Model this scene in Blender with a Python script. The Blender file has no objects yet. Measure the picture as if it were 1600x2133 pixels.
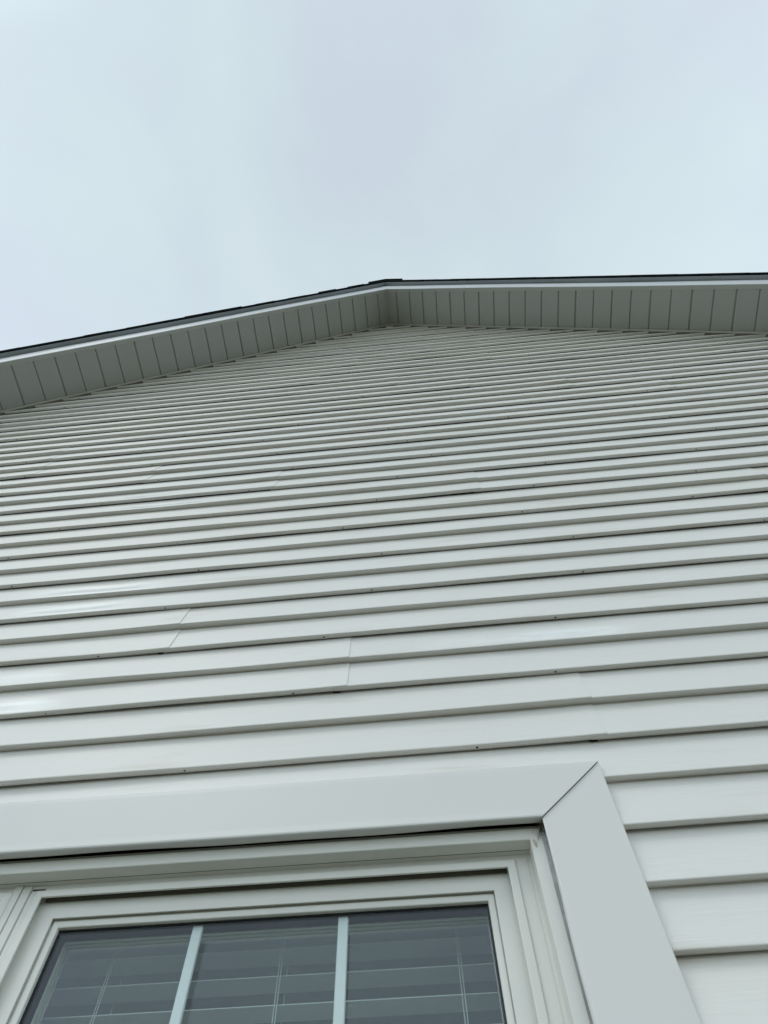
import bpy, math, random
import numpy as np
from mathutils import Matrix, Vector

S = 0.1016          # one siding course: 4 inches
EYE = 1.6           # camera height
sc = bpy.context.scene
COL = sc.collection

# ------------------------------------------------------------------ camera
PITCH, ROLL, YAW, FPX, DIST = 2.69997424, -0.0238498288, 0.0734981383, 1378.83575, 9.75130932
cam = bpy.data.cameras.new("camera")
cam.sensor_fit = 'VERTICAL'; cam.sensor_height = 36.0
cam.lens = FPX / 2133 * 36.0
cam.clip_start = 0.01; cam.clip_end = 2000
co = bpy.data.objects.new("camera", cam); COL.objects.link(co)
co.matrix_world = Matrix.Translation((0, -DIST * S, EYE)) @ Matrix.Rotation(YAW, 4, 'Z') @ Matrix.Rotation(PITCH, 4, 'X') @ Matrix.Rotation(ROLL, 4, 'Z')
sc.camera = co

# ------------------------------------------------------------------ sky, sun, exposure
SUN_EL, SUN_AZ = math.radians(53), math.radians(-142)     # azimuth measured from +Y towards +X
sdir = Vector((math.sin(SUN_AZ) * math.cos(SUN_EL), math.cos(SUN_AZ) * math.cos(SUN_EL), math.sin(SUN_EL)))
w = bpy.data.worlds.new("World"); sc.world = w; w.use_nodes = True
nt = w.node_tree; N = nt.nodes; L = nt.links; N.clear()
def nd(t, **kw):
    n = N.new(t)
    for k, v in kw.items(): setattr(n, k, v)
    return n
out = nd('ShaderNodeOutputWorld'); bg = nd('ShaderNodeBackground'); L.new(bg.outputs[0], out.inputs[0])
sky = nd('ShaderNodeTexSky', sky_type='NISHITA', sun_disc=False, sun_elevation=SUN_EL, sun_rotation=SUN_AZ)
tc = nd('ShaderNodeTexCoord')
mp = nd('ShaderNodeMapping'); L.new(tc.outputs['Generated'], mp.inputs[0])
mp.inputs['Scale'].default_value = (1.0, 0.75, 1.0); mp.inputs['Location'].default_value = (4.2, .7, 1.5)
n1 = nd('ShaderNodeTexNoise'); n1.inputs['Scale'].default_value = 3.9; n1.inputs['Detail'].default_value = 8; n1.inputs['Roughness'].default_value = .5
n1.inputs['Distortion'].default_value = 0.35
L.new(mp.outputs[0], n1.inputs['Vector'])
cr = nd('ShaderNodeValToRGB'); L.new(n1.outputs['Fac'], cr.inputs[0])
e = cr.color_ramp.elements; e[0].position = .33; e[0].color = (.585, .667, .752, 1); e[1].position = .67; e[1].color = (.632, .742, .788, 1)
m = e.new(.5); m.color = (.605, .712, .768, 1)
# hazy glow round the hidden sun and a paler horizon
dt = nd('ShaderNodeVectorMath', operation='DOT_PRODUCT'); L.new(tc.outputs['Generated'], dt.inputs[0]); dt.inputs[1].default_value = sdir
mr = nd('ShaderNodeMapRange', interpolation_type='SMOOTHSTEP'); L.new(dt.outputs['Value'], mr.inputs[0])
mr.inputs[1].default_value = .955; mr.inputs[2].default_value = 1.0; mr.inputs[3].default_value = 1.0; mr.inputs[4].default_value = 1.35
mu = nd('ShaderNodeVectorMath', operation='SCALE'); L.new(cr.outputs[0], mu.inputs[0]); sx = nd('ShaderNodeSeparateXYZ'); L.new(tc.outputs['Generated'], sx.inputs[0])
hz = nd('ShaderNodeMapRange'); L.new(sx.outputs['Z'], hz.inputs[0])
hz.inputs[1].default_value = 0.0; hz.inputs[2].default_value = 1.0; hz.inputs[3].default_value = 2.0; hz.inputs[4].default_value = 1.0
hm = nd('ShaderNodeMath', operation='MULTIPLY'); L.new(mr.outputs[0], hm.inputs[0]); L.new(hz.outputs[0], hm.inputs[1])
L.new(hm.outputs[0], mu.inputs['Scale'])
sk = nd('ShaderNodeVectorMath', operation='SCALE'); L.new(sky.outputs[0], sk.inputs[0]); sk.inputs['Scale'].default_value = .002
ad = nd('ShaderNodeVectorMath', operation='ADD'); L.new(mu.outputs[0], ad.inputs[0]); L.new(sk.outputs[0], ad.inputs[1])
L.new(ad.outputs[0], bg.inputs[0]); bg.inputs[1].default_value = 1.0

sl = bpy.data.lights.new("sun", 'SUN'); sl.energy = .62; sl.angle = math.radians(20); sl.color = (1, .985, .95)
so = bpy.data.objects.new("sun", sl); COL.objects.link(so)
so.rotation_euler = (-sdir).to_track_quat('-Z', 'Y').to_euler(); so.location = (0, -6, 12)
vs = sc.view_settings; vs.view_transform = 'Standard'; vs.look = 'None'; vs.exposure = 0.0; vs.gamma = 1; vs.use_curve_mapping = False
sc.cycles.max_bounces = 10; sc.cycles.transparent_max_bounces = 16; sc.cycles.glossy_bounces = 5

# ------------------------------------------------------------------ materials
def mat(name, col, rough=.5, spec=.5, metal=0., vary=.0, vscale=3., bump=None, vcol=None):
    """col; vary/vscale: faint tone noise; bump=(scale vec, strength, distance)"""
    m = bpy.data.materials.new(name); m.use_nodes = True; t = m.node_tree; b = t.nodes['Principled BSDF']
    b.inputs['Base Color'].default_value = (*col, 1); b.inputs['Roughness'].default_value = rough
    b.inputs['Specular IOR Level'].default_value = spec; b.inputs['Metallic'].default_value = metal
    tc = t.nodes.new('ShaderNodeTexCoord')
    if vary:
        n = t.nodes.new('ShaderNodeTexNoise'); n.inputs['Scale'].default_value = vscale; n.inputs['Detail'].default_value = 6; n.inputs['Roughness'].default_value = .6
        t.links.new(tc.outputs['Object'], n.inputs['Vector'])
        r = t.nodes.new('ShaderNodeValToRGB'); t.links.new(n.outputs['Fac'], r.inputs[0])
        c2 = vcol or tuple(c * (1 - vary) for c in col)
        r.color_ramp.elements[0].position = .3; r.color_ramp.elements[0].color = (*c2, 1)
        r.color_ramp.elements[1].position = .6; r.color_ramp.elements[1].color = (*col, 1)
        t.links.new(r.outputs[0], b.inputs['Base Color'])
    if bump:
        mp = t.nodes.new('ShaderNodeMapping'); mp.inputs['Scale'].default_value = bump[0]; t.links.new(tc.outputs['Object'], mp.inputs[0])
        n = t.nodes.new('ShaderNodeTexNoise'); n.inputs['Scale'].default_value = 1; n.inputs['Detail'].default_value = 3; n.inputs['Distortion'].default_value = .25
        t.links.new(mp.outputs[0], n.inputs['Vector'])
        bp = t.nodes.new('ShaderNodeBump'); bp.inputs['Strength'].default_value = bump[1]; bp.inputs['Distance'].default_value = bump[2]
        t.links.new(n.outputs['Fac'], bp.inputs['Height']); t.links.new(bp.outputs[0], b.inputs['Normal'])
    return m

M = {}
M['vinyl'] = mat('white_vinyl', (.772, .752, .712), .48, .4, vary=.035, vscale=1.3, bump=((9, 9, 210), .55, .0009))
t = M['vinyl'].node_tree; b = t.nodes['Principled BSDF']          # glint patches are smoother
at_n = t.nodes.new('ShaderNodeAttribute'); at_n.attribute_name = 'glint_polish'
src_ = b.inputs['Base Color'].links[0].from_socket
tn = t.nodes.new('ShaderNodeAttribute'); tn.attribute_name = 'tone'
sc_ = t.nodes.new('ShaderNodeVectorMath'); sc_.operation = 'MULTIPLY'; t.links.new(src_, sc_.inputs[0]); t.links.new(tn.outputs['Color'], sc_.inputs[1])
mc = t.nodes.new('ShaderNodeMix'); mc.data_type = 'RGBA'; mc.inputs[7].default_value = (.93, .94, .93, 1)     # sky glints painted as a lighter base colour
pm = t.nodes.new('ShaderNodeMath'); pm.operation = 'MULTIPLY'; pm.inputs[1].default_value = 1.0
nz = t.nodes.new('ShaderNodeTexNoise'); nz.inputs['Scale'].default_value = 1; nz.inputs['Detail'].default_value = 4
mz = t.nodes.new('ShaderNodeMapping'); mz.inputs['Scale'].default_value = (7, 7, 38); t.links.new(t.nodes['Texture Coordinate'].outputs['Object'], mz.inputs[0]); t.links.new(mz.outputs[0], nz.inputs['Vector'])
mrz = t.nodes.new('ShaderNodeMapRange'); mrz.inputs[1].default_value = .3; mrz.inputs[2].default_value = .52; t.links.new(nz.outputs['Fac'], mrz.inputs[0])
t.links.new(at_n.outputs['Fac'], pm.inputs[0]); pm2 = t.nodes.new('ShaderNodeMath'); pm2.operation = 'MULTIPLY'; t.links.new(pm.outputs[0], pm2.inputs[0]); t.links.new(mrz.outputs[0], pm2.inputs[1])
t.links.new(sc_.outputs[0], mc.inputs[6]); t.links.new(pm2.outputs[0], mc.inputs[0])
dn = t.nodes.new('ShaderNodeTexNoise'); dn.inputs['Scale'].default_value = 1; dn.inputs['Detail'].default_value = 5
dm = t.nodes.new('ShaderNodeMapping'); dm.inputs['Scale'].default_value = (2.6, 2.6, 22); dm.inputs['Location'].default_value = (3, 1, 7); t.links.new(t.nodes['Texture Coordinate'].outputs['Object'], dm.inputs[0]); t.links.new(dm.outputs[0], dn.inputs['Vector'])
dr = t.nodes.new('ShaderNodeMapRange'); dr.inputs[1].default_value = .58; dr.inputs[2].default_value = .82; dr.inputs[4].default_value = .55; t.links.new(dn.outputs['Fac'], dr.inputs[0])
md = t.nodes.new('ShaderNodeMix'); md.data_type = 'RGBA'; md.inputs[7].default_value = (.52, .47, .38, 1); t.links.new(mc.outputs[2], md.inputs[6]); t.links.new(dr.outputs[0], md.inputs[0])
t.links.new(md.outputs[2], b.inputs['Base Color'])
rr = t.nodes.new('ShaderNodeMapRange'); rr.inputs[3].default_value = .48; rr.inputs[4].default_value = .30
t.links.new(at_n.outputs['Fac'], rr.inputs[0]); t.links.new(rr.outputs[0], b.inputs['Roughness'])
t.links.new(at_n.outputs['Fac'], b.inputs['Coat Weight']); b.inputs['Coat Roughness'].default_value = .26
M['vinyl_plain'] = mat('white_vinyl_plain', (.765, .755, .71), .48, .4, vary=.035, vscale=1.3)
M['hole'] = mat('dark_hole', (.02, .02, .018), .9, .1)
M['trim'] = mat('coil_metal', (.757, .742, .718), .38, .5, vary=.03, vscale=2.2)
M['frame'] = mat('window_vinyl', (.775, .768, .72), .35, .5, vary=.05, vscale=4)
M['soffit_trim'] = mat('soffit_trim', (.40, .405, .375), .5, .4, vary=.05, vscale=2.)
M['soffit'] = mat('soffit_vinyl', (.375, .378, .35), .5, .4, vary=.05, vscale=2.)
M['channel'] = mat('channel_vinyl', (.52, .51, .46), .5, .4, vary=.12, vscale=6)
M['channel_in'] = mat('channel_shade', (.33, .30, .25), .8, .2, vary=.3, vscale=12)  # darker brown stands in for shade in the gap behind the channel
M['fascia'] = mat('fascia_metal', (.64, .655, .67), .5, .35, vary=.04, vscale=3)
M['drip'] = mat('drip_metal', (.42, .45, .48), .4, .5, vary=.2, vscale=2)
M['wood'] = mat('dark_board', (.05, .045, .04), .8, .2)
M['shingle'] = mat('dark_shingle', (.022, .026, .027), .95, .1, vary=.4, vscale=60, bump=((300, 300, 300), .5, .002))
M['gasket'] = mat('black_gasket', (.02, .02, .022), .5, .4)
M['muntin'] = mat('white_grille', (.80, .86, .86), .4, .4, vary=.03, vscale=9)
M['slat'] = mat('blind_vinyl', (.74, .76, .71), .5, .4, vary=.05, vscale=7)
M['cord'] = mat('cord', (.8, .82, .8), .8, .2)
M['room'] = mat('room_paint', (.35, .34, .32), .9, .2)
M['strip'] = mat('dark_bead_shade', (.13, .125, .10), .8, .2)  # painted shadow tone for the gap under the stop bead
M['caulk'] = mat('grey_caulk', (.56, .57, .57), .7, .3, vary=.45, vscale=14)
M['dirt'] = mat('dirt_web', (.10, .085, .05), .95, .1, vary=.5, vscale=90)
M['rust'] = mat('rust_stain', (.46, .37, .27), .8, .2, vary=.3, vscale=200, vcol=(.66, .62, .54))
M['concrete'] = mat('foundation', (.36, .35, .33), .9, .2, vary=.3, vscale=5)
M['grass'] = mat('lawn', (.175, .175, .13), .95, .1, vary=.4, vscale=8, bump=((30, 30, 30), .8, .03))

g = bpy.data.materials.new('window_glass'); g.use_nodes = True; t = g.node_tree; t.nodes.clear()
o_ = t.nodes.new('ShaderNodeOutputMaterial'); mx = t.nodes.new('ShaderNodeMixShader'); tr = t.nodes.new('ShaderNodeBsdfTransparent'); gl = t.nodes.new('ShaderNodeBsdfGlossy')
fr = t.nodes.new('ShaderNodeFresnel'); gg = t.nodes.new('ShaderNodeNewGeometry'); ii = t.nodes.new('ShaderNodeMapRange'); t.links.new(gg.outputs['Backfacing'], ii.inputs[0])
ii.inputs[3].default_value = 1.52; ii.inputs[4].default_value = 1 / 1.52; t.links.new(ii.outputs[0], fr.inputs['IOR'])   # thin pane: the ray leaves at the angle it came in
tr.inputs[0].default_value = (.965, .985, .98, 1); gl.inputs['Roughness'].default_value = .01; gl.inputs[0].default_value = (.60, .635, .69, 1)
t.links.new(fr.outputs[0], mx.inputs[0]); t.links.new(tr.outputs[0], mx.inputs[1]); t.links.new(gl.outputs[0], mx.inputs[2]); t.links.new(mx.outputs[0], o_.inputs[0])
gn = t.nodes.new('ShaderNodeTexNoise'); gn.inputs['Scale'].default_value = 2.5; gb = t.nodes.new('ShaderNodeBump'); gb.inputs['Strength'].default_value = .1; gb.inputs['Distance'].default_value = .004
t.links.new(gn.outputs[0], gb.inputs['Height']); t.links.new(gb.outputs[0], gl.inputs['Normal'])
M['glass'] = g

# ------------------------------------------------------------------ helpers (all shapes are written in course units, eye level = 0)
def W(v): return (v[0] * S, v[1] * S, v[2] * S + EYE)
def tilt(v): return (v[0], v[1], v[2] - .0088 * (v[0] - 1.5))      # the head of the window unit is not quite level
class MB:
    def __init__(s): s.v = []; s.f = []; s.mi = []
    def add(s, vs, fs, mi=0):
        b = len(s.v); s.v += [tuple(v) for v in vs]; s.f += [tuple(b + i for i in f) for f in fs]; s.mi += [mi] * len(fs)
    def box(s, x0, x1, y0, y1, z0, z1, mi=0, fn=None):
        vs = [(x, y, z) for x in (x0, x1) for y in (y0, y1) for z in (z0, z1)]
        if fn: vs = [fn(v) for v in vs]
        s.add(vs, [(0, 1, 3, 2), (4, 6, 7, 5), (0, 4, 5, 1), (2, 3, 7, 6), (0, 2, 6, 4), (1, 5, 7, 3)], mi)
    def extrude(s, a, b, close=True, mi=0):
        """two matching loops of points -> prism"""
        n = len(a); vs = list(a) + list(b); fs = [(i, (i + 1) % n, n + (i + 1) % n, n + i) for i in range(n if close else n - 1)]
        if close: fs += [tuple(range(n))[::-1], tuple(range(n, 2 * n))]
        s.add(vs, fs, mi)
    def build(s, name, mats, parent=None, fn=None, bevel=0, smooth=False):
        me = bpy.data.meshes.new(name)
        vs = [W(fn(v) if fn else v) for v in s.v]
        me.from_pydata(vs, [], s.f); me.update()
        if not isinstance(mats, (list, tuple)): mats = [mats]
        for m_ in mats: me.materials.append(m_)
        me.polygons.foreach_set('material_index', s.mi)
        if smooth: me.polygons.foreach_set('use_smooth', [True] * len(s.f))
        import bmesh
        bm = bmesh.new(); bm.from_mesh(me); bmesh.ops.recalc_face_normals(bm, faces=bm.faces); bm.to_mesh(me); bm.free()
        ob = bpy.data.objects.new(name, me); COL.objects.link(ob)
        if parent: ob.parent = parent; ob.matrix_parent_inverse = parent.matrix_world.inverted()
        if bevel:
            bv = ob.modifiers.new('bevel', 'BEVEL'); bv.width = bevel * S; bv.segments = 2; bv.limit_method = 'ANGLE'; bv.angle_limit = math.radians(40)
        return ob
def ring(mb, x0, x1, z0, z1, prof, mi=0):
    """sweep a profile (inset, y) round a rectangle with mitred corners"""
    n = len(prof); vs = []
    for (cx, cz, sx, sz) in ((x0, z0, 1, 1), (x1, z0, -1, 1), (x1, z1, -1, -1), (x0, z1, 1, -1)):
        for (i, y) in prof: vs.append((cx + sx * i, y, cz + sz * i))
    fs = []
    for c in range(4):
        d = (c + 1) % 4
        for j in range(n - 1): fs.append((c * n + j, d * n + j, d * n + j + 1, c * n + j + 1))
    mb.add(vs, fs, mi)
def empty(name, loc=(0, 0, 0), parent=None):
    o = bpy.data.objects.new(name, None); COL.objects.link(o); o.location = loc; o.empty_display_size = .2
    if parent: o.parent = parent
    bpy.context.view_layer.update()
    return o

# ------------------------------------------------------------------ the ground
mb = MB(); G = 6000; gz = -EYE / S
mb.add([(-G, -G, gz), (G, -G, gz), (G, G, gz), (-G, G, gz)], [(0, 1, 2, 3)])
lawn = mb.build('ground', M['grass']); lawn['kind'] = 'structure'

# ------------------------------------------------------------------ the house
XA, ZA, MS = .121115, 56.8889, .717751     # apex and slope of the rake where it meets the wall
Z0 = 11.549063                             # foot of siding course 0
HW = 43.0                                  # half width of the gable wall
house = empty('house', (XA * S, 0, 0))
house['label'] = 'house gable end clad in white lap siding under grey soffits and dark roof shingles'
house['category'] = 'house'

def rake(x): return ZA - MS * abs(x - XA)
# window opening (twin unit)
OX0, OX1, OZ1, OZ0 = -15.6, 1.57, 7.55, -7.9

joint_at = {-4: -6.17, -2: -1.61, 0: 3.46, -14: -4.9, -12: 2.77, -10: 12.2, -18: -16.3, -16: -10.55, -28: .3, -26: 4.3, -24: 9.3, -22: 13.7,
            -20: 19.6, -6: -13.4, -8: 17.3, -30: -4.6, -32: 6.3, -34: -2.2, -36: 2.9, 2: 9.8}
hole_at = {0: -2.70, -2: -3.5+1.28, -4: -1.15, -6: -.76, -8: -1.98, -10: -1.03, -12: -.18, -14: 1.37, 2: .94}
glints = [  # x centre, half length, k (course foot), strength
    (-9.3, 1.7, -5, 1.0), (-9.5, 1.5, -4, .9), (-9.6, 1.2, 0, .8), (-9.5, .9, -1, .5), (-9.2, 1.5, -11, 1.0), (-10.3, 1.3, -12, .6),
    (.9, 2.2, -15, .8), (3.9, 1.2, -16, .6), (3.4, 1.3, -1, 1.0), (1.8, 1.5, -1, .35), (-12.2, 1.2, -20, .9), (-11.5, 1.7, -17, .6), (-11.8, 1.4, -16, .5)]

rng = random.Random(7)
# one course, from its head down to the next: (drop, y)
FACE = [(-.03, .02), (.03, .0), (.14, -.017), (.28, -.042), (.42, -.067), (.56, -.092), (.70, -.117), (.82, -.139), (.90, -.153), (.945, -.162), (.968, -.1655)]
CURL_MID = [(.984, -.163), (.992, -.154), (.995, -.130), (.985, -.070), (.972, -.02), (.972, .0)]
CURL_END = [(.986, -.1655), (.998, -.159), (1.003, -.146), (1.001, -.120), (.990, -.034), (.982, -.028), (.90, -.02)]
def phase(k): return ((k * 7919) % 97) / 97 * 6.283
def sidingy(x, z, k, t):
    """slow waviness of the vinyl and the heat-warped patches"""
    y = .006 * np.sin(x * .37 + phase(k)) * (.4 + t) + .004 * np.sin(x * 1.13 + phase(k + 31)) * t
    prof_t = math.exp(-((t - .52) / .26) ** 2)
    for (gx, gl_, gk, a) in glints:
        if gk == k:
            u = np.abs(x - gx) / gl_
            y = y + a * .034 * np.exp(-u ** 4) * prof_t * (1 + .15 * np.sin(x * 2.1 + k)) - a * .012 * np.exp(-u ** 4) * math.exp(-((t - .85) / .1) ** 2)
    return y
mbv = []; mbf = []; mbm = []; mbp = []; mbt = []; base = 0
tr_ = random.Random(5)
def glint_polish(x, k, t):
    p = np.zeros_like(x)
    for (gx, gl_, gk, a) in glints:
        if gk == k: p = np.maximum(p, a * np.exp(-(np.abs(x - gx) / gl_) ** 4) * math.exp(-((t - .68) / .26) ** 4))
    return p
def strip(xs, rows, k0, lift=None, mi=0):
    """rows: list of (z, y, k, t) ; xs array ; adds a grid clipped to the rake"""
    global base
    nr = len(rows); nx = len(xs); V = np.zeros((nr, nx, 3)); PP = np.zeros((nr, nx))
    for r, (z, y, k, t) in enumerate(rows):
        lim = max((ZA - .10 - z) / MS, 0.0)
        X = np.clip(np.clip(xs, XA - lim, XA + lim), -HW, HW)
        V[r, :, 0] = X; V[r, :, 2] = z + .004 * np.sin(X * .9 + phase(k)) ; V[r, :, 1] = y + sidingy(X, z, k, t) + (lift(X) if lift else 0)
        PP[r] = glint_polish(X, k, t)
    tw = tr_.uniform(-.022, .022); tc_ = tr_.uniform(-.012, .012)
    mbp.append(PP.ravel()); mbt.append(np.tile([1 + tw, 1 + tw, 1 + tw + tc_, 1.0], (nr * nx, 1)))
    idx = base + np.arange(nr * nx).reshape(nr, nx)
    a = idx[:-1, :-1].ravel(); b = idx[:-1, 1:].ravel(); c = idx[1:, 1:].ravel(); d = idx[1:, :-1].ravel()
    cx = (V[:-1, :-1, 0] + V[:-1, 1:, 0]).ravel() / 2; cz = (V[:-1, :-1, 2] + V[1:, :-1, 2]).ravel() / 2; wd = (V[:-1, 1:, 0] - V[:-1, :-1, 0]).ravel() + (V[1:, 1:, 0] - V[1:, :-1, 0]).ravel()
    keep = ~((cx > OX0 - .7) & (cx < OX1 + .8) & (cz < OZ1 + .75) & (cz > OZ0 - .5)) & (wd > 1e-6)
    mbv.append(V.reshape(-1, 3)); mbf.append(np.stack([a, d, c, b], 1)[keep]); mbm.append(np.full(int(keep.sum()), mi)); base += nr * nx
dark = MB()
KTOP, KBOT = -46, 26
for kp in range(KTOP, KBOT, 2):          # kp: panel whose head is line kp and whose foot is line kp+2
    zt = Z0 - kp
    rows = []
    for c in (0, 1):
        for (dz, y) in FACE: rows.append((zt - c - dz - (.0 if c or dz > 0 else -.12), y + (.0 if c or dz > 0 else .03), kp + c + 1, min(max(dz, 0), 1)))
        for (dz, y) in (CURL_MID if c == 0 else CURL_END): rows.append((zt - c - dz, y, kp + c + 1, 1.0))
    j = joint_at.get(kp, rng.uniform(-17, 18))
    js = sorted(x for x in (j - 72, j - 36, j, j + 36, j + 72) if -HW + 1 < x < HW - 1)
    ends = [-HW] + js + [HW]
    for s_ in range(len(ends) - 1):
        x0, x1 = ends[s_], ends[s_ + 1]
        under = x1 < HW - .1
        xa_ = x0 - (.28 if x0 > -HW + .1 else 0); xb_ = x1
        nx = max(3, int((xb_ - xa_) / .22)); xs = np.linspace(xa_, xb_, nx)
        # the right end of every panel lies over its neighbour
        lift = (lambda X, x1=x1: -.022 * np.exp(-np.maximum(x1 - X, 0) / 1.3)) if under else None
        strip(xs, rows, kp, lift)
        if under:      # cut edge of the vinyl
            V0 = [(x1, y + float(sidingy(np.array([x1]), z, k, t)[0]) - .022, z) for (z, y, k, t) in rows]
            V1 = [(x1 - .004, y + .02, z) for (x, y, z) in V0]
            inside = (OX0 - .7 < x1 < OX1 + .8) and zt - 1 < OZ1 + .75
            if rows[-1][0] < rake(x1) and not inside:
                V0 = [(v[0], v[1], min(v[2], rake(x1))) for v in V0]; V1 = [(v[0], v[1], min(v[2], rake(x1))) for v in V1]
                a0 = base; n_ = len(V0); mbv.append(np.array(V0 + V1)); mbp.append(np.zeros(2 * len(V0))); mbt.append(np.ones((2 * len(V0), 4))); mbf.append(np.array([(a0 + i, a0 + i + 1, a0 + n_ + i + 1, a0 + n_ + i) for i in range(n_ - 1)])); mbm.append(np.zeros(n_ - 1, int)); base += 2 * n_
                # notch beside the lap where the hem is cut away
                zf = zt - 2
                dark.box(x1 - .32, x1 - .18, -.04, -.005, zf - .006, zf + .01)
    # weep holes under the foot
    h0 = hole_at.get(kp + 2, rng.uniform(-3, 3))
    for i in range(-8, 9):
        hx = h0 + 5.72 * i + rng.uniform(-.12, .12); zf = zt - 2
        if abs(hx - XA) > (ZA - zf - .3) / MS or abs(hx) > HW - .5: continue
        if OX0 - 1 < hx < OX1 + 1 and OZ0 - 1 < zf < OZ1 + .9: continue
        r_ = .022; ring_ = [(hx + r_ * 1.1 * math.cos(a * math.pi / 5), -.088 + r_ * math.sin(a * math.pi / 5)) for a in range(10)]
        dark.extrude([(x, y, zf - .0015) for x, y in ring_], [(x, y, zf + .03) for x, y in ring_])
V = np.concatenate(mbv); F = np.concatenate(mbf); MI = np.concatenate(mbm)
# a hair of nail pops / scuffs
nb = len(V); dv = np.array(dark.v); 
me = bpy.data.meshes.new('gable_siding')
allv = np.concatenate([V, dv]) if len(dv) else V
allf = [tuple(f) for f in F.tolist()] + [tuple(i + nb for i in f) for f in dark.f]
allv = allv * S; allv[:, 2] += EYE
me.from_pydata(allv.tolist(), [], allf); me.update()
me.materials.append(M['vinyl']); me.materials.append(M['hole'])
at = me.attributes.new('glint_polish', 'FLOAT', 'POINT'); at.data.foreach_set('value', np.concatenate(mbp + [np.zeros(len(dark.v))]).astype(np.float32))
at = me.attributes.new('tone', 'FLOAT_COLOR', 'POINT'); at.data.foreach_set('color', np.concatenate(mbt + [np.ones((len(dark.v), 4))]).astype(np.float32).ravel())
me.polygons.foreach_set('material_index', np.concatenate([MI, np.ones(len(dark.f), int)]).astype(np.int32))
sm = np.concatenate([np.ones(len(MI), bool), np.zeros(len(dark.f), bool)]); me.polygons.foreach_set('use_smooth', sm)
me.validate()
sid = bpy.data.objects.new('gable_siding', me); COL.objects.link(sid); sid.parent = house; sid.matrix_parent_inverse = house.matrix_world.inverted()

# sheathing behind the siding, with the window opening left free
mb = MB(); zb = -14.6
def shz(x): return rake(x) + 1.4
xs = [-HW, OX0 - .5, XA - .001, OX1 + .5, HW]
ys = .10; yb = .9
def wallquad(x0, x1, z0, z1a, z1b):
    mb.extrude([(x0, ys, z0), (x1, ys, z0), (x1, ys, z1b), (x0, ys, z1a)], [(x0, yb, z0), (x1, yb, z0), (x1, yb, z1b), (x0, yb, z1a)])
wallquad(-HW, OX0 - .5, zb, shz(-HW), shz(OX0 - .5)); wallquad(OX1 + .5, HW, zb, shz(OX1 + .5), shz(HW))
wallquad(OX0 - .5, XA, OZ1 + .6, shz(OX0 - .5), shz(XA)); wallquad(XA, OX1 + .5, OZ1 + .6, shz(XA), shz(OX1 + .5)); wallquad(OX0 - .5, OX1 + .5, zb, OZ0 - .5, OZ0 - .5)
mb.build('wall_core', M['wood'], house)

# side walls, back wall and foundation
DEEP = 95.0; ZE = rake(HW)
for sg in (-1, 1):
    mb = MB(); pr = []
    k = KTOP
    while k < KBOT:
        zt = Z0 - k
        if zt - 1 < ZE + 1 and zt > zb:
            pr += [(zt - dz, -y) for dz, y in FACE[1:] + CURL_MID]
        k += 1
    a = [(sg * (HW + .1 + y_), .9, min(z, ZE + 1)) for z, y_ in pr]; b = [(sg * (HW + .1 + y_), DEEP, min(z, ZE + 1)) for z, y_ in pr]
    mb.extrude(a, b, close=False)
    mb.build('side_siding', M['vinyl_plain'], house)
    mb = MB(); mb.box(sg * (HW - .55), sg * (HW + .32), -.30, .75, zb, ZE - .2)
    mb.build('corner_post', M['trim'], house, bevel=.04)
mb = MB(); mb.add([(-HW, DEEP, zb), (HW, DEEP, zb), (HW, DEEP, ZE + 1), (XA, DEEP, ZA + 1), (-HW, DEEP, ZE + 1)], [(0, 1, 2, 3, 4)])
mb.build('back_wall', M['vinyl_plain'], house)
mb = MB(); mb.box(-HW + .1, HW - .1, .05, DEEP - .1, gz, zb - .01); mb.build('foundation', M['concrete'], house)

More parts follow.
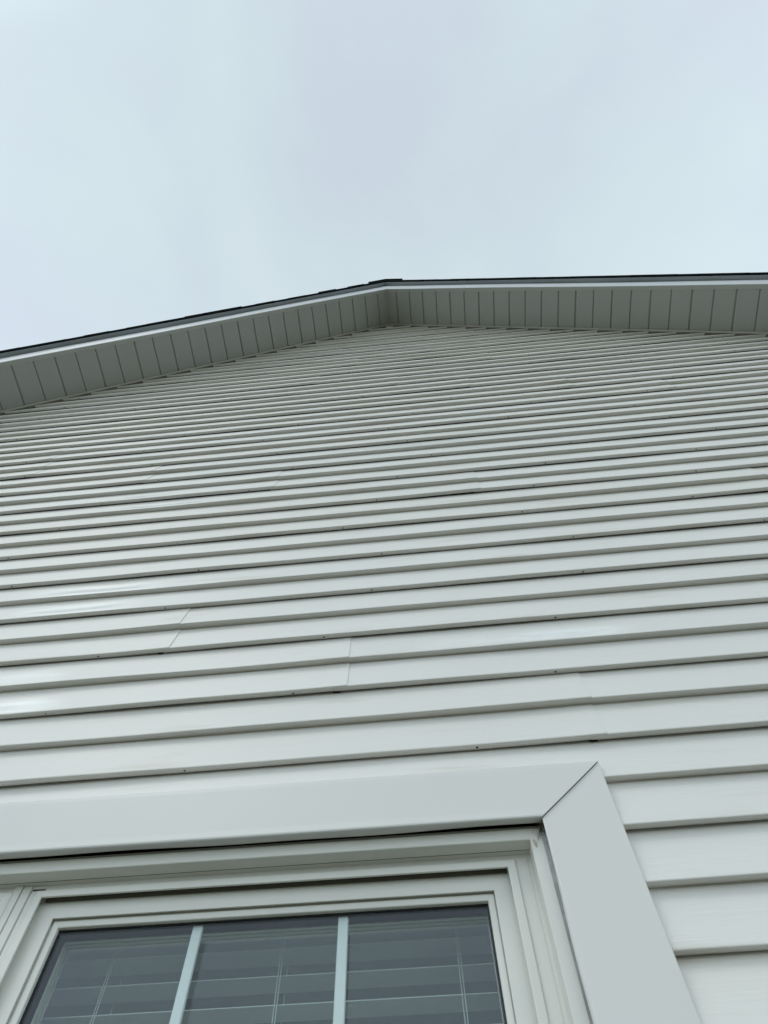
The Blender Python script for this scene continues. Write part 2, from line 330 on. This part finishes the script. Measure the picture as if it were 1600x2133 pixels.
# soffit, channel, fascia, drip edge and shingles of the two slopes
EX = HW + 4.5                 # roof runs past the side walls
def slope_pt(sg, d, y, off): return (XA + sg * d, y, ZA - MS * d + off)
for sg in (-1, 1):
    # vented soffit boards, grooves running out from the wall
    mb = MB(); p5 = 1.0155; ph = (8.02 - XA) % p5 if sg > 0 else (14.85 + XA) % p5
    prof = [(0.0, 0)]; d = ph; i = 0
    while d < EX:
        wv = .05 if i % 2 else .075
        dz_ = rng.uniform(-.006, .006)
        if d > .15:
            prof += [(d - wv / 2 - .012, dz_), (d - wv / 2, .03), (d - wv / 2 + .006, .095), (d + wv / 2, .095), (d + wv / 2 + .004, .03 if i % 2 else .012), (d + wv / 2 + .014 + (0 if i % 2 else .06), dz_)]
        d += p5; i += 1
    prof.append((EX, 0))
    mb.extrude([slope_pt(sg, d, -2.86, o) for d, o in prof], [slope_pt(sg, d, -.20, o) for d, o in prof], close=False)
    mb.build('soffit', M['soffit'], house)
    # receiving channel along the wall
    mb = MB()
    a = [slope_pt(sg, d, y, o) for d in (0,) for y, o in ((-.18, .04), (-.22, -.01), (-.275, -.02), (-.285, -.05), (-.275, -.11), (-.26, -.12), (-.175, -.12), (-.165, -.10), (-.17, .04))]
    n_ = len(a); b = [(v[0] + sg * EX, v[1], v[2] - MS * EX) for v in a]
    mb.extrude(a, b, close=True)
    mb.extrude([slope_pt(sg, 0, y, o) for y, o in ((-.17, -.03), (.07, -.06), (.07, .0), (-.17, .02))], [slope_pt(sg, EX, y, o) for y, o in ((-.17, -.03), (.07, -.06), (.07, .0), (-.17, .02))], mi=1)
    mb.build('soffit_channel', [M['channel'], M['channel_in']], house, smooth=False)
    # fascia: bottom return, face, a slightly wavy upper edge
    mb = MB(); nn = 120; A = []
    for i in range(nn + 1):
        d = EX * i / nn
        wob = .03 * math.sin(d * .55 + sg) + .03 * math.sin(d * 1.31 + 2 * sg)
        by = .012 * math.sin(d * .43 + 1.3)
        A.append([slope_pt(sg, d, y, o) for y, o in ((-2.78, .03), (-2.80, -.035), (-3.04 + by, -.045), (-3.065 + by, -.03), (-3.072 + by, .0), (-3.072 + by * .3, 1.0), (-3.06 + by, 2.02 + wob), (-3.03 + by, 2.03 + wob))])
    n_ = len(A[0]); mb.add([v for r in A for v in r], [(i * n_ + j, i * n_ + j + 1, (i + 1) * n_ + j + 1, (i + 1) * n_ + j) for i in range(nn) for j in range(n_ - 1)])
    mb.mi = [1 if (q_ % (n_ - 1)) < 2 else 0 for q_ in range(len(mb.f))]
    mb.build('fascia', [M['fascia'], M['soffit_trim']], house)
    mb = MB()
    mb.extrude([slope_pt(sg, 0, y, o) for y, o in ((-3.0, .1), (-3.0, 2.28), (-2.6, 2.28), (-2.6, .1))], [slope_pt(sg, EX, y, o) for y, o in ((-3.0, .1), (-3.0, 2.28), (-2.6, 2.28), (-2.6, .1))])
    mb.build('rafter_board', M['wood'], house)
    mb = MB()
    pf = ((-2.9, 2.19), (-3.285, 2.17), (-3.30, 2.12), (-3.315, 2.12), (-3.32, 2.30), (-2.9, 2.30))
    mb.extrude([slope_pt(sg, 0, y, o) for y, o in pf], [slope_pt(sg, EX, y, o) for y, o in pf])
    mb.build('drip_edge', M['drip'], house)
    # shingle courses, each a slab lying on the one below
    mb = MB(); cl = 1.4 * math.cos(math.atan(MS)); d = EX; 
    while d > .05:
        d0 = max(d - cl, 0); yo = -3.47 + (rng.choice((0, 0, .01, -.045)) if sg < 0 else 0) + rng.uniform(-.008, .008)
        th = .13; hd = d0 - .2 if d0 > .2 else d0
        lift_ = .02
        ny = 1
        lo = [(d, 2.32 + lift_ + th), (d, 2.30), (hd, 2.30), (hd, 2.32 + th)]
        mb.extrude([slope_pt(sg, q, yo, o) for q, o in lo], [slope_pt(sg, q, DEEP + 3, o) for q, o in lo])
        d -= cl
    mb.build('shingle_slope', M['shingle'], house)
    # eave: gutter board
    mb = MB(); xe = sg * (EX + .02); ze = ZA - MS * (EX) 
    mb.box(XA + sg * EX, XA + sg * (EX + .2), -3.0, DEEP + 3, ze - .2, ze + 2.1); mb.build('eave_board', M['fascia'], house)
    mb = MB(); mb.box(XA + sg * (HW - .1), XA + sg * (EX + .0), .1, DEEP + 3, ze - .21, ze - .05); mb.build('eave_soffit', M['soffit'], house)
# ridge cap shingles
mb = MB(); y = -3.56; i = 0
while y < DEEP + 3:
    y1 = min(y + 1.7, DEEP + 3.1); r0 = 2.58 + .02; wl = 1.44
    for sg in (-1, 1):
        f0 = .10
        a = [slope_pt(sg, q, y, o) for q, o in ((0, r0 + .13), (0, r0), (wl, r0), (wl, r0 + .11))]
        b = [slope_pt(sg, q, y1, o) for q, o in ((0, r0 + .05), (0, r0 - .04), (wl, r0 - .04), (wl, r0 + .04))]
        mb.extrude(a, b)
    y += 1.4; i += 1
mb.build('ridge_cap', M['shingle'], house)

# ------------------------------------------------------------------ twin window
win = empty('window', (OX1 * S, 0, 0), house)
win.parent = house; win.matrix_parent_inverse = house.matrix_world.inverted(); bpy.context.view_layer.update()
TX0, TX1, TZ1, TZ0 = -17.1, 3.078, 8.875, -9.1
ix1, iz1, ix0, iz0 = 1.81, 7.765, -15.85, -7.95
# metal-wrapped casing: head board (proud), two side boards mitred below it, sill board
mb = MB()
def board(pts, y0, y1):
    mb.extrude([(x, y0, z) for x, z in pts], [(x, y1, z) for x, z in pts])
mb = MB(); nseg = 48
top = [(TX0, TZ1), (TX1, TZ1)]; 
# head board cross-section swept along x, ends cut on the mitre
sec = [(-.02, .10), (-.02, -.205), (.0, -.235), (.02, -.252), (.10, -.255), (.96, -.252), (1.07, -.256), (1.095, -.25), (1.11, -.235), (1.108, -.16), (1.085, -.065), (.9, -.05)]
rows_ = []
for i in range(nseg + 1):
    u = i / nseg; r_ = []
    for dz, y_ in sec:
        fz = max(0, min(dz / 1.11, 1)); xl = TX0 + fz * (ix0 - TX0); xr = TX1 + fz * (ix1 - .0 - TX1)
        x = xl + (xr - xl) * u
        wav = (.012 * math.sin(x * .8) + .008 * math.sin(x * 2.1)) if dz > 1.05 and y_ > -.2 else 0
        r_.append((x, y_ + .004 * math.sin(x * .6 + dz * 3) * (1 if dz > .1 else 0), TZ1 - dz + wav))
    rows_.append(r_)
n_ = len(sec); mb.add([v for r in rows_ for v in r], [(i * n_ + j, i * n_ + j + 1, (i + 1) * n_ + j + 1, (i + 1) * n_ + j) for i in range(nseg) for j in range(n_ - 1)] + [tuple(range(n_)), tuple(range(nseg * n_, nseg * n_ + n_))[::-1]])
mb.build('head_casing', M['trim'], win, tilt)
for side in (0, 1):
    mb = MB()
    xo, xi = (TX1, ix1) if side else (TX0, ix0); sg = 1 if side else -1
    ns = 40; rows_ = []
    sec = [(0, .10), (0, -.21), (.012, -.228), (.03, -.232), (.6, -.226), (1.15, -.232), (1.235, -.232), (1.258, -.222), (1.268, -.20), (1.262, -.10), (1.1, -.09)]
    for i in range(ns + 1):
        u = i / ns; r_ = []
        for di, y_ in sec:
            f_ = di / 1.268
            x = xo - sg * di * (abs(xo - xi) / 1.268)
            zt_ = (TZ1 - .0) - f_ * 1.115 - .012
            z = zt_ + (TZ0 + .0 - zt_) * u
            wav = .010 * math.sin(z * 1.9) + .012 * math.sin(z * .8 + 1) if (di > 1.24 and y_ > -.21) else 0
            cv = .012 * (1 - math.cos(min(u * 4, 1) * math.pi)) if di > 1.2 else 0
            r_.append((x + sg * wav - sg * cv, y_ + .005 * math.sin(z * .9 + di), z))
        rows_.append(r_)
    n_ = len(sec); mb.add([v for r in rows_ for v in r], [(i * n_ + j, i * n_ + j + 1, (i + 1) * n_ + j + 1, (i + 1) * n_ + j) for i in range(ns) for j in range(n_ - 1)])
    mb.add(rows_[0], [tuple(range(n_))]); mb.build('side_casing', M['trim'], win, tilt)
mb = MB(); mb.box(TX0, TX1, -.5, .1, TZ0 - .6, TZ0 + 1.2); mb.build('sill', M['trim'], win, tilt, bevel=.04)

# outer frame: flange face, deep reveal, back plane
mb = MB()
prof = [(-.30, .07), (-.205, .065), (-.20, .0), (-.012, .0), (.0, .008), (.004, .02), (.012, .33), (.014, .34), (.07, .345), (.075, .335), (.105, .335)]
ring(mb, OX0, OX1, OZ0, OZ1, prof)
for xa2 in (OX1 - .26, OX0 + .08): mb.box(xa2, xa2 + .18, .333, .40, OZ0 + .1, OZ1 - .09)
# grooved mullion between the two units
z0m, z1m = OZ0 + .3, OZ1 - .02
mp_ = [(-6.70, .335), (-6.925, .335), (-6.93, .365), (-6.945, .365), (-6.95, .315), (-7.085, .315), (-7.09, .350), (-7.105, .350), (-7.11, .300), (-7.235, .300), (-7.24, .34), (-7.35, .34)]
mb.extrude([(x, y, z0m) for x, y in mp_], [(x, y, z1m) for x, y in mp_], close=False)
mb.build('frame', M['frame'], win, tilt)
mb = MB(); mb.box(OX1 + .18, OX1 + .36, .006, .05, OZ0, OZ1 + .12); mb.build('caulk_line', M['caulk'], win, tilt)
# fine joint along the reveal
mb = MB(); mb.box(OX0 + .02, OX1 - .02, .236, .245, OZ1 - .012, OZ1 - .004); mb.build('reveal_joint', M['hole'], win, tilt)

def unit(nx0, nx1, full=True):
    zt, zb_ = 7.405, OZ0 + .35
    mb = MB()
    # rounded stop bead
    pb = [(-.07, .345), (-.02, .338), (-.012, .305), (-.004, .284), (.008, .272), (.06, .260), (.115, .250), (.130, .250), (.137, .257), (.138, .283), (.110, .295), (.05, .30), (.03, .44)]
    ring(mb, nx0, nx1, zb_, zt, pb)
    mb.build('stop_bead', M['frame'], win, tilt, smooth=False)
    mb = MB()
    a0, a1, at_, ab = nx0 + .139, nx1 - .139, zt - .142, zb_ + .139
    mb.box(a0 + .01, a1 - .01, .398, .43, at_ + .012, at_ + .115); mb.build('bead_shade', M['strip'], win, tilt); mb = MB()  # dark box added as the shadow between head bead and sash
    # sash face, groove, glazing bead
    ps = [(-.13, .46), (-.12, .425), (.05, .42), (.20, .42), (.262, .421), (.268, .428), (.262, .45), (.235, .46), (.235, .52), (.28, .51), (.279, .486), (.29, .482), (.32, .484), (.372, .494), (.382, .502), (.385, .59)]
    ring(mb, a0, a1, ab, at_, ps); mb.build('sash', M['frame'], win, tilt)
    mb = MB(); ring(mb, a0, a1, ab, at_, [(.375, .563), (.405, .563), (.405, .83), (.375, .84)]); mb.build('gasket', M['gasket'], win, tilt)
    for (y0, y1, nm) in ((.572, .600, 'outer_glass'), (.79, .817, 'inner_glass')):
        mb = MB(); mb.box(a0 + .39, a1 - .39, y0, y1, ab + .39, at_ - .39); mb.build('glass', M['glass'], win, tilt)
    # inner sash, seen through the panes
    mb = MB(); ring(mb, a0, a1, ab, at_, [(.30, .842), (.415, .842), (.42, .88), (.35, .885), (.35, .93), (.405, .94), (.41, 1.0), (.30, 1.05), (.28, 1.12), (.345, 1.13), (.35, 1.19), (-.34, 1.22), (-.36, 2.1)])
    mb.build('inner_sash', M['frame'], win, tilt)
    gx0, gx1 = a0 + .385, a1 - .385
    for i in (1, 2):
        cx = gx0 + (gx1 - gx0) * i / 3
        if full: cx = (-3.965, -1.58)[i - 1]
        hw_ = .083
        pm = [(cx - hw_, .652), (cx - hw_ + .012, .635), (cx + hw_ - .012, .635), (cx + hw_, .652), (cx + hw_, .69), (cx - hw_, .69)]
        mb = MB(); mb.extrude([(x, y, ab + .36) for x, y in pm], [(x, y, at_ - .40) for x, y in pm]); mb.build('muntin', M['muntin'], win, tilt)
    for i in (1, 2):
        cz = ab + (at_ - ab) * i / 3; mb = MB(); mb.box(gx0, gx1, .655, .685, cz - .083, cz + .083); mb.build('muntin', M['muntin'], win, tilt)
unit(-6.795, 1.285)
unit(-15.31, -7.225, False)

# dirt and web in the mitre corner, rust mark, caulk smear
mb = MB(); r2 = random.Random(3)
for i in range(46):
    x = 1.80 + r2.uniform(-.05, .03); z = 7.74 - abs(r2.gauss(0, .07)); y_ = r2.uniform(-.20, -.01); a_ = r2.uniform(.006, .02)
    q = [(x + r2.uniform(-a_, a_), y_ + r2.uniform(-a_, a_), z + r2.uniform(-a_, a_)) for _ in range(4)]
    mb.add(q, [(0, 1, 2), (0, 1, 3), (1, 2, 3), (0, 2, 3)])
for i in range(26):
    x = 1.80; z = 7.72; t_ = r2.uniform(-.3, .12)
    p = (x - .06 + r2.uniform(-.12, .04), -.004, z - r2.uniform(.02, .22)); q = (x + .005, -.19 + r2.uniform(-.02, .1), z + .03); wd = .0022
    mb.add([p, (p[0] + wd, p[1], p[2]), (q[0] + wd, q[1], q[2]), q], [(0, 1, 2, 3)])
mb.build('dirt', M['dirt'], win)
mb = MB(); cx, cz = 1.64, 7.47; pts = []
for i in range(14):
    a_ = i / 14 * 6.283; rr = 1 + .18 * math.sin(3 * a_ + 1); pts.append((cx + .028 * rr * math.cos(a_) - .012 * math.sin(a_), cz + .075 * rr * math.sin(a_)))
mb.extrude([(x, -.004, z) for x, z in pts], [(x, .004, z) for x, z in pts]); mb.build('rust_spot', M['rust'], win)

# dark room behind
mb = MB(); mb.box(-19, 6, 2.2, 34, -13, 12)
mb.f = [f for i, f in enumerate(mb.f) if i != 2]; mb.mi = mb.mi[:len(mb.f)]
ring(mb, OX0 - .5, OX1 + .5, OZ0 - .5, OZ1 + .6, [(0, .9), (0, 2.2), (-8, 2.2)])
mb.build('room_lining', M['room'], house)

# ------------------------------------------------------------------ slatted blind inside the window
blind = empty('window_blind', (-2.75 * S, 1.9 * S, EYE + 7.4 * S))
blind['label'] = 'horizontal slatted white blind hanging inside behind the divided window glass'; blind['category'] = 'blind'
BX0, BX1 = -6.85, .95
mb = MB(); mb.box(BX0, BX1, 1.62, 2.12, 7.30, 7.62, fn=tilt); mb.build('head_rail', M['slat'], blind, bevel=.03)
smb = None
slat_me = None
for i in range(31):
    zf = 6.985 - .437 * i
    if slat_me is None:
        mb = MB(); pf = []
        for j in range(7):
            u = j / 6; pf.append((1.58 + .5 * u, zf + .02 * u + .035 * math.sin(u * math.pi)))
        pf2 = [(y, z + .016) for y, z in reversed(pf)]
        lp = pf + pf2
        mb.extrude([tilt((BX0, y, z)) for y, z in lp], [tilt((BX1, y, z)) for y, z in lp])
        so_ = mb.build('slat', M['slat'], blind); slat_me = so_
    else:
        o = slat_me.copy(); COL.objects.link(o); o.location = (slat_me.location[0], slat_me.location[1] + rng.uniform(-.0004, .0004), slat_me.location[2] - .437 * i * S)
mb = MB(); mb.box(BX0, BX1, 1.6, 2.1, 6.985 - .437 * 31 - .1, 6.985 - .437 * 31 + .1); mb.build('bottom_rail', M['slat'], blind, bevel=.03)
for cx in (-5.67, -2.74, .23):
    mb = MB()
    for (dx, y_) in ((-.022, 1.565), (.022, 1.555), (0, 2.11)):
        r_ = .008; z1_, z0_ = 7.3, -6.5
        lp = [(cx + dx + r_ * math.cos(a * 1.047), y_ + r_ * math.sin(a * 1.047)) for a in range(6)]
        mb.extrude([(x + .02, y, z0_) for x, y in lp], [(x, y, z1_) for x, y in lp])
    mb.build('ladder_cord', M['cord'], blind)
